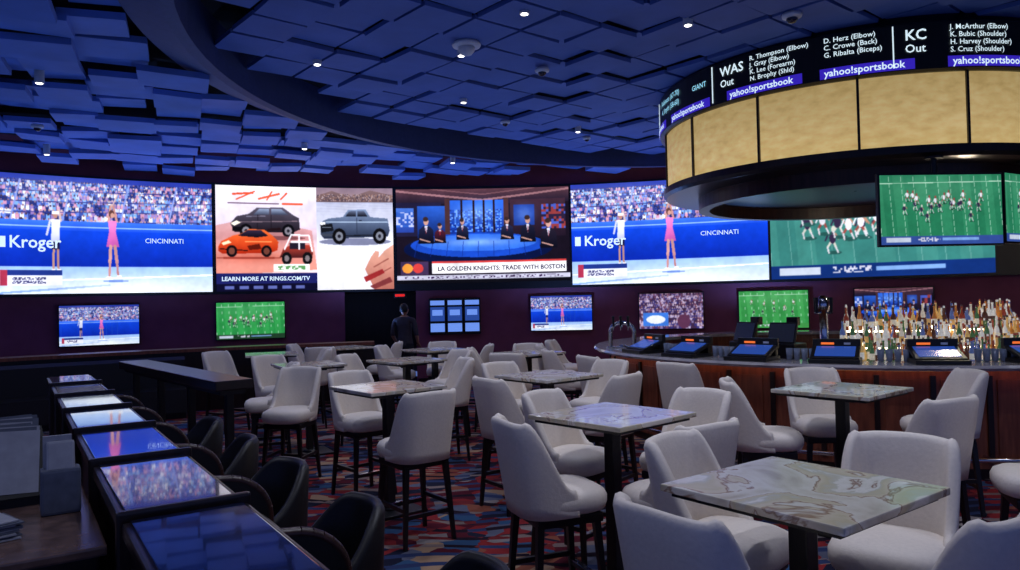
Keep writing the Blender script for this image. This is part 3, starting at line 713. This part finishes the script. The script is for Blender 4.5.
for r, z, st in ((2.15, .951, 1.9), (1.93, 1.131, 2.1), (1.72, 1.311, 2.4)):
    a = -30
    while a < 91:
        for rr in (r, r-.075, r-.14) if z < 1.2 else (r, r-.08):
            aa = D(a+random.uniform(-.5, .5)); x = BC[0]+rr*math.sin(aa); y = BC[1]-rr*math.cos(aa)
            h = random.uniform(.18, .30); w = random.uniform(.022, .033); mi = random.randrange(8)
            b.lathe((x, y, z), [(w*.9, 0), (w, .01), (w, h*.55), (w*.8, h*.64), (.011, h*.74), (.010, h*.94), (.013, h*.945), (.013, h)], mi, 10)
            b.cyl((x, y, z+h), (x, y, z+h+.025), .012, .010, random.choice((1, 7, 3)), 8)
            b.cyl((x, y, z+h*.18), (x, y, z+h*.45), w*1.03, w*1.03, random.choice((6, 6, 1, 7, 4)), 10)
        a += st+random.uniform(-.2, .2)
b.build('liquor_bottles', bmat)
b = MB()
b.box((0, 0, .02), (.46, .36, .04), 0, bev=.008)
b.box((0, .02, .09), (.44, .30, .03), 0, rx=.36, bev=.008); b.box((0, .014, .108), (.36, .22, .006), 1, rx=.36)
b.box((0, .16, .17), (.44, .05, .10), 0, bev=.008); b.box((-.08, .133, .175), (.12, .004, .02), 2); b.box((.10, .133, .175), (.06, .004, .02), 3)
b.box((0, .14, .07), (.42, .06, .12), 0)
GM = b.build('video_poker_terminal', [M_black, M_bscr, M_orange, M_white], mesh_only=True)
for th in (-71, -57, -43, -29, -14, 1, 16):
    a = D(th); place('video_poker_terminal', GM, (BC[0]+3.36*math.sin(a), BC[1]-3.36*math.cos(a), 1.071), a)
b = MB()
for k in range(5):
    b.lathe((k*.075, 0, 0), [(.02, 0), (.028, .005), (.034, .12), (.031, .12), (.025, .01)], 0, 12)
GL = b.build('drinking_glasses', [mat('clear_glassware', (120, 130, 150), .1, noise=.1, coat=.5)], mesh_only=True)
for th in (-52, -37, -22, -7, -66): a = D(th); place('drinking_glasses', GL, (BC[0]+3.22*math.sin(a), BC[1]-3.22*math.cos(a), 1.071), a)
def tap(loc, rot, s=1.):
    b = MB(); b.lathe((0, 0, 0), [(.09, 0), (.09, .02), (.045, .03), (.04, .04)], 0, 16)
    for sx in (-.16, .16): b.lathe((sx, 0, 0), [(.06, 0), (.06, .015), (.03, .02)], 0, 16)
    pts = [(-.16, 0, 0), (-.16, 0, .22)]+[(-.16*math.cos(q*math.pi/8), 0, .22+.12*math.sin(q*math.pi/8)) for q in range(1, 8)]+[(.16, 0, .22), (.16, 0, 0)]
    b.tube(pts, .028, 0, 12)
    for sx in (-.1, 0, .1): b.cyl((sx, -.02, .29), (sx, -.09, .29), .012, .012, 0); b.cyl((sx, -.08, .29), (sx, -.085, .43), .012, .02, 1); b.cyl((sx, -.085, .29), (sx, -.085, .24), .01, .008, 0)
    b.build('beer_tap', [M_chrome, M_black], loc, rot)
tap((1.50, 10.0, 1.071), D(-20))
b = MB(); b.lathe((0, 0, 0), [(.10, 0), (.10, .02), (.05, .04), (.045, .6), (.07, .64), (.07, .74), (.03, .8)], 0, 20)
for q in range(4): b.cyl((.05*math.cos(q*1.57+.5), .05*math.sin(q*1.57+.5), .6), (.12*math.cos(q*1.57+.5), .12*math.sin(q*1.57+.5), .6), .012, .012, 0); b.cyl((.11*math.cos(q*1.57+.5), .11*math.sin(q*1.57+.5), .6), (.11*math.cos(q*1.57+.5), .11*math.sin(q*1.57+.5), .78), .012, .02, 1)
b.build('beer_tower', [M_chrome, M_black], (3.60, 8.52, .921))
b = MB(); b.box((0, 0, .12), (.40, .30, .24), 0, bev=.015); b.box((0, -.05, .36), (.36, .03, .26), 0, rx=-.3, bev=.008); b.box((0, -.069, .365), (.32, .004, .22), 1, rx=-.3); b.box((0, .06, .34), (.1, .08, .2), 0); b.box((.08, .06, .5), (.14, .08, .10), 0, bev=.01)
REG = b.build('cash_register', [M_black, mat('register_display', (20, 24, 40), .2, emis=(50, 56, 80), estr=.2, noise=.2)], mesh_only=True)
for th in (-50, -66): a = D(th); place('cash_register', REG, (BC[0]+1.95*math.sin(a), BC[1]-1.95*math.cos(a), .921), a)

# ------------------------------------------------------------------ drum canopy above bar
b = MB()
b.sweep(*BC, [(2.45, 3.27), (2.54, 3.27), (2.54, 4.03), (2.45, 4.03)], 0, 360, 120, 0, True, -1)
for k in range(15): b.sweep(*BC, [(2.53, 3.27), (2.565, 3.27), (2.565, 4.03), (2.53, 4.03)], k*24-.3, k*24+.3, 1, 1, False, -1)
b.sweep(*BC, [(2.1, 3.15), (2.55, 3.15), (2.59, 3.19), (2.59, 3.27), (2.1, 3.27)], 0, 360, 120, 1, False, -1)
b.sweep(*BC, [(2.4, 4.03), (2.58, 4.03), (2.62, 4.05), (2.62, 4.53), (2.58, 4.56), (2.4, 4.85)], 0, 360, 120, 2, False, -1)
b.sweep(*BC, [(1.95, 2.97), (2.1, 2.97), (2.1, 3.27), (1.95, 3.27)], 0, 360, 90, 3, False, -1)
b.sweep(*BC, [(.02, 3.15), (1.95, 3.15), (1.95, 3.25), (.02, 3.25)], 0, 360, 90, 3, False, -1)
b.sweep(*BC, [(2.44, 3.27), (2.4, 3.27), (2.4, 4.9), (2.44, 4.9)], 0, 360, 90, 1, False, -1)
drum = b.build('bar_canopy', [M_gold, M_dwood, M_black, wood_mat('soffit_wood', (44, 24, 20), (66, 38, 30))])
tk = MB(); RT = 2.632
def tick(s, th, z, size, m=0, bold=.001):
    v, f = text2d(s, size, bold=bold)
    pts = []
    for x, y in v:
        a = D(th)+x/RT; pts.append((BC[0]+RT*math.sin(a), BC[1]-RT*math.cos(a), z+y))
    tk.add(pts, f, m)
names = [['R. Thompson (Elbow)', 'J. Gray (Elbow)', 'K. Lee (Forearm)', 'N. Brophy (Shld)'], ['D. Herz (Elbow)', 'C. Crowe (Back)', 'G. Ribalta (Biceps)'],
         ['J. McArthur (Elbow)', 'K. Bubic (Shoulder)', 'H. Harvey (Shoulder)', 'S. Cruz (Shoulder)']]
for th, col in ((-49, 0), (-31, 1), (-4.5, 2), (18, 0), (38, 1), (-118, 2)):
    for q, s in enumerate(names[col]): tick(s, th, 4.445-q*.078, .076, 0, .0004)
for th, a, c in ((-14, 'KC', 'Out'), (-58, 'WAS', 'Out')):
    tick(a, th, 4.36, .155, 0, .002); tick(c, th, 4.23, .12, 0, .001)
tick('r. Robinson (67-70)', -93, 4.38, .10, 1); tick('A. Smyth (58-60)', -91, 4.26, .10, 1); tick('GIANT', -69, 4.32, .09, 1)
for th in (-106, -81, -55, -31, -4, 23): tick('yahoo!sportsbook', th, 4.082, .105, 0, .0015)
for th in (-107, -82, -56, -32, -5, 22): tk.sweep(*BC, [(2.622, 4.06), (2.626, 4.06), (2.626, 4.17), (2.622, 4.17)], th, th+20, 20, 2, False, -1)
for th in (-16.5, -61, -99, 14): tk.sweep(*BC, [(2.622, 4.08), (2.628, 4.08), (2.628, 4.52), (2.622, 4.52)], th, th+.25, 1, 0, False, -1)
tk.build('ticker_lettering', [M_txt, M_txtc, M_purp], parent=drum)

# ------------------------------------------------------------------ ceiling fixtures
spots = [(1.2, 2.6), (-.9, 5.6), (2.3, 5.0), (.2, 7.2), (-2.2, 8.6), (-.6, 10.4), (3.9, 3.4), (.9, 4.0), (-4.0, 4.2), (-5.2, 8.2), (-3.3, 12.0), (1.2, 12.4), (6.4, 5.6), (-7.2, 9.5), (1.9, 7.6), (-1.4, 1.6)]
extra = [(-5.5, 6.5), (-7.5, 12), (-1.0, 13.5), (4.5, 13.5), (-9, 6), (-6.2, 4.6), (3.4, 5.8), (-.5, 8.4)]
b = MB()
for i, (x, y) in enumerate(spots+extra):
    z = 4.57 if math.hypot(x-CC[0], y-CC[1]) < CR-.1 else 4.30
    b.cyl((x, y, z-.02), (x, y, z+.15), .05, .05, 1, 20); b.cyl((x, y, z-.024), (x, y, z-.02), .034, .034, 0, 20)
    if i >= len(spots): continue
    L = bpy.data.lights.new('downlight_lamp', 'SPOT'); L.energy = 90 if i < 9 else 48; L.spot_size = D(125); L.spot_blend = 1; L.shadow_soft_size = .035
    L.color = (.78, .82, 1.0)
    o = bpy.data.objects.new('downlight_lamp', L); scene.collection.objects.link(o); o.location = (x, y, z-.06)
b.build('recessed_downlights', [M_lamp, M_white])
for x, y, s in ((-.42, 8.05, 1.6), (.45, 9.0, .9), (2.9, 7.4, 1.), (-.02, 11.6, .8), (1.4, 12.9, .7), (-6.5, 10.2, .8)):
    z = 4.555 if math.hypot(x-CC[0], y-CC[1]) < CR-.1 else 4.3
    b = MB(); b.lathe((0, 0, 0), [(.09*s, .02), (.1*s, 0), (.095*s, -.02), (.06*s, -.03)], 0, 24); b.lathe((0, 0, -.02), [(.058*s, 0), (.055*s, -.03*s), (.035*s, -.055*s), (.01*s, -.062*s)], 1 if s < 1.5 else 0, 20)
    b.build('security_camera', [M_white, M_gloss], (x, y, z))

# added blue fill spots aimed up, no fixtures, to brighten the ceiling
for x, y, e in ((-9.5, 10.2, 125), (-6.2, 12.6, 125), (-2.8, 14.4, 125), (1.0, 14.7, 125), (4.6, 14.0, 100), (-6.8, 6.0, 46), (-3.0, 8.6, 42), (0.2, 10.2, 38), (-2.9, 3.9, 24), (1.0, 5.8, 24), (4.6, 4.2, 26), (-7.5, 2.0, 30)):
    L = bpy.data.lights.new('ceiling_fill_light', 'SPOT'); L.energy = e*1.15; L.spot_size = D(165); L.spot_blend = 1; L.shadow_soft_size = .03; L.color = (.18, .36, 1.0)
    o = bpy.data.objects.new('ceiling_fill_light', L); scene.collection.objects.link(o); o.location = (x, y, 1.2); o.rotation_euler = (math.pi, 0, 0)

L = bpy.data.lights.new('canopy_lamp', 'POINT'); L.energy = 34; L.color = (1, .82, .62); L.shadow_soft_size = .08
o = bpy.data.objects.new('canopy_lamp', L); scene.collection.objects.link(o); o.location = (5.2, 8.4, 2.85)

# ------------------------------------------------------------------ standing person (seen from behind)
def skin_obj(name, verts, edges, rad, mats, parent, sub=2):
    me = bpy.data.meshes.new(name); me.from_pydata(verts, edges, []); o = bpy.data.objects.new(name, me); scene.collection.objects.link(o)
    o.modifiers.new('Skin', 'SKIN'); s = o.modifiers.new('Sub', 'SUBSURF'); s.levels = sub; s.render_levels = sub
    for i, r in enumerate(rad):
        sv = me.skin_vertices[0].data[i]; sv.radius = r if isinstance(r, tuple) else (r, r); sv.use_root = (i == 0)
    bpy.context.view_layer.update()
    dg = bpy.context.evaluated_depsgraph_get(); m2 = bpy.data.meshes.new_from_object(o.evaluated_get(dg))
    bpy.data.objects.remove(o)
    m2.materials.clear()
    for m in mats: m2.materials.append(m)
    for p in m2.polygons: p.use_smooth = True
    return place(name, m2, parent=parent)
pe = bpy.data.objects.new('standing_person', None); scene.collection.objects.link(pe)
Msk = mat('skin', (176, 128, 104), .5, noise=.05); Mhair = mat('black_hair', (22, 18, 18), .6, noise=.3, nscale=90)
Mshirt = mat('dark_shirt', (58, 54, 64), .8, noise=.15); Mpant = mat('dark_trousers', (20, 22, 30), .85, noise=.15); Mshoe = mat('shoe_leather', (16, 14, 14), .4, noise=.1)
V = [(0, 0, .95), (0, .01, 1.10), (0, .02, 1.26), (0, 0, 1.40), (0, 0, 1.50)]
E = [(0, 1), (1, 2), (2, 3), (3, 4)]; R = [(.15, .11), (.14, .10), (.165, .11), (.14, .085), (.055, .055)]
for s in (-1, 1):
    i = len(V); V += [(s*.10, 0, .86), (s*.115, .01, .50), (s*.12, -.02, .10), (s*.125, .10, .045), (s*.13, .17, .035)]
    R += [(.095, .095), (.062, .062), (.045, .045), (.045, .035), (.038, .028)]
    E += [(0, i), (i, i+1), (i+1, i+2), (i+2, i+3), (i+3, i+4)]
    i = len(V); V += [(s*.19, 0, 1.40), (s*.25, -.02, 1.13), (s*.22, .14, .96)]
    R += [(.062, .062), (.045, .045), (.028, .028)]; E += [(3, i), (i, i+1), (i+1, i+2)]
body = skin_obj('body', V, E, R, [Mshirt, Mpant, Mshoe, Msk], pe)
for p in body.data.polygons:
    c = p.center; ax = abs(c.x)
    arm = ax > .17 and c.z > .9
    p.material_index = 3 if (c.z > 1.475 or (arm and c.z < 1.10)) else (0 if c.z > .93 or arm else (1 if c.z > .085 else 2))
for s in (-1, 1):
    V = [(s*.22, .14, .96), (s*.212, .185, .93), (s*.205, .23, .905)]; E = [(0, 1), (1, 2)]; R = [.026, (.034, .018), (.036, .016)]
    for q in range(4):
        ox = (q-1.5)*.018; ln = (.030, .034, .032, .025)[q]; i = len(V)
        V += [(s*.205+ox, .25, .895), (s*.205+ox*1.1, .25+ln, .875), (s*.205+ox*1.1, .25+ln*1.5, .85)]; R += [.009, .0085, .007]; E += [(2, i), (i, i+1), (i+1, i+2)]
    i = len(V); V += [(s*.175, .2, .915), (s*.16, .235, .90), (s*.158, .262, .885)]; R += [.011, .010, .008]; E += [(1, i), (i, i+1), (i+1, i+2)]
    skin_obj('hand', V, E, R, [Msk], pe, 1)
b = MB()
def ellip(b, c, r, m, seg=24, rings=16, fn=None):
    v = []; f = []
    for j in range(rings+1):
        a = -math.pi/2+math.pi*j/rings
        for i in range(seg):
            t = 2*math.pi*i/seg; p = Vector((math.cos(a)*math.cos(t)*r[0], math.cos(a)*math.sin(t)*r[1], math.sin(a)*r[2]))
            if fn: p = fn(p)
            v.append(p+Vector(c))
    for j in range(rings):
        for i in range(seg): f.append((j*seg+i, j*seg+(i+1) % seg, (j+1)*seg+(i+1) % seg, (j+1)*seg+i))
    b.add(v, f, m, True)
def hd(p):
    if p.z < 0: k = 1+p.z*2.2; p = Vector((p.x*k, p.y*(1+p.z*.9)+(-p.z)*.12, p.z))
    return p
ellip(b, (0, .01, 1.60), (.076, .095, .115), 0, fn=hd)
ellip(b, (0, -.008, 1.625), (.083, .098, .105), 1, fn=lambda p: Vector((p.x, min(p.y, .07), max(p.z, -.07 if p.y < 0 else .0))))
for s in (-1, 1):
    ellip(b, (s*.079, .0, 1.595), (.012, .018, .03), 0, 10, 8); ellip(b, (s*.03, .093, 1.60), (.012, .008, .007), 2, 10, 8); ellip(b, (s*.03, .1, 1.60), (.005, .003, .005), 1, 8, 6)
    b.box((s*.03, .1, 1.62), (.03, .008, .006), 1)
ellip(b, (0, .112, 1.575), (.012, .016, .022), 0, 10, 8); ellip(b, (0, .098, 1.54), (.022, .007, .006), 3, 10, 6)
b.build('head', [Msk, Mhair, M_white, mat('lips', (150, 80, 76), .5, noise=.05)], parent=pe)
pe.location = (-2.07, 14.4, 0); pe.rotation_euler = (0, 0, D(-12))

# ------------------------------------------------------------------ ambient (open casino floor behind the viewer)
w = bpy.data.worlds.new('World'); scene.world = w; w.use_nodes = True
bg = w.node_tree.nodes['Background']; bg.inputs[0].default_value = (.18, .28, .78, 1); bg.inputs[1].default_value = .46

# ------------------------------------------------------------------ camera
cam = bpy.data.cameras.new('camera'); cam.sensor_width = 36; cam.lens = 26.1; cam.clip_end = 100
co = bpy.data.objects.new('camera', cam); scene.collection.objects.link(co); scene.camera = co
co.matrix_world = Matrix.Translation((0, 0, 1.75)) @ Matrix.Rotation(D(91.16), 4, 'X') @ Matrix.Rotation(D(-1.25), 4, 'Z')
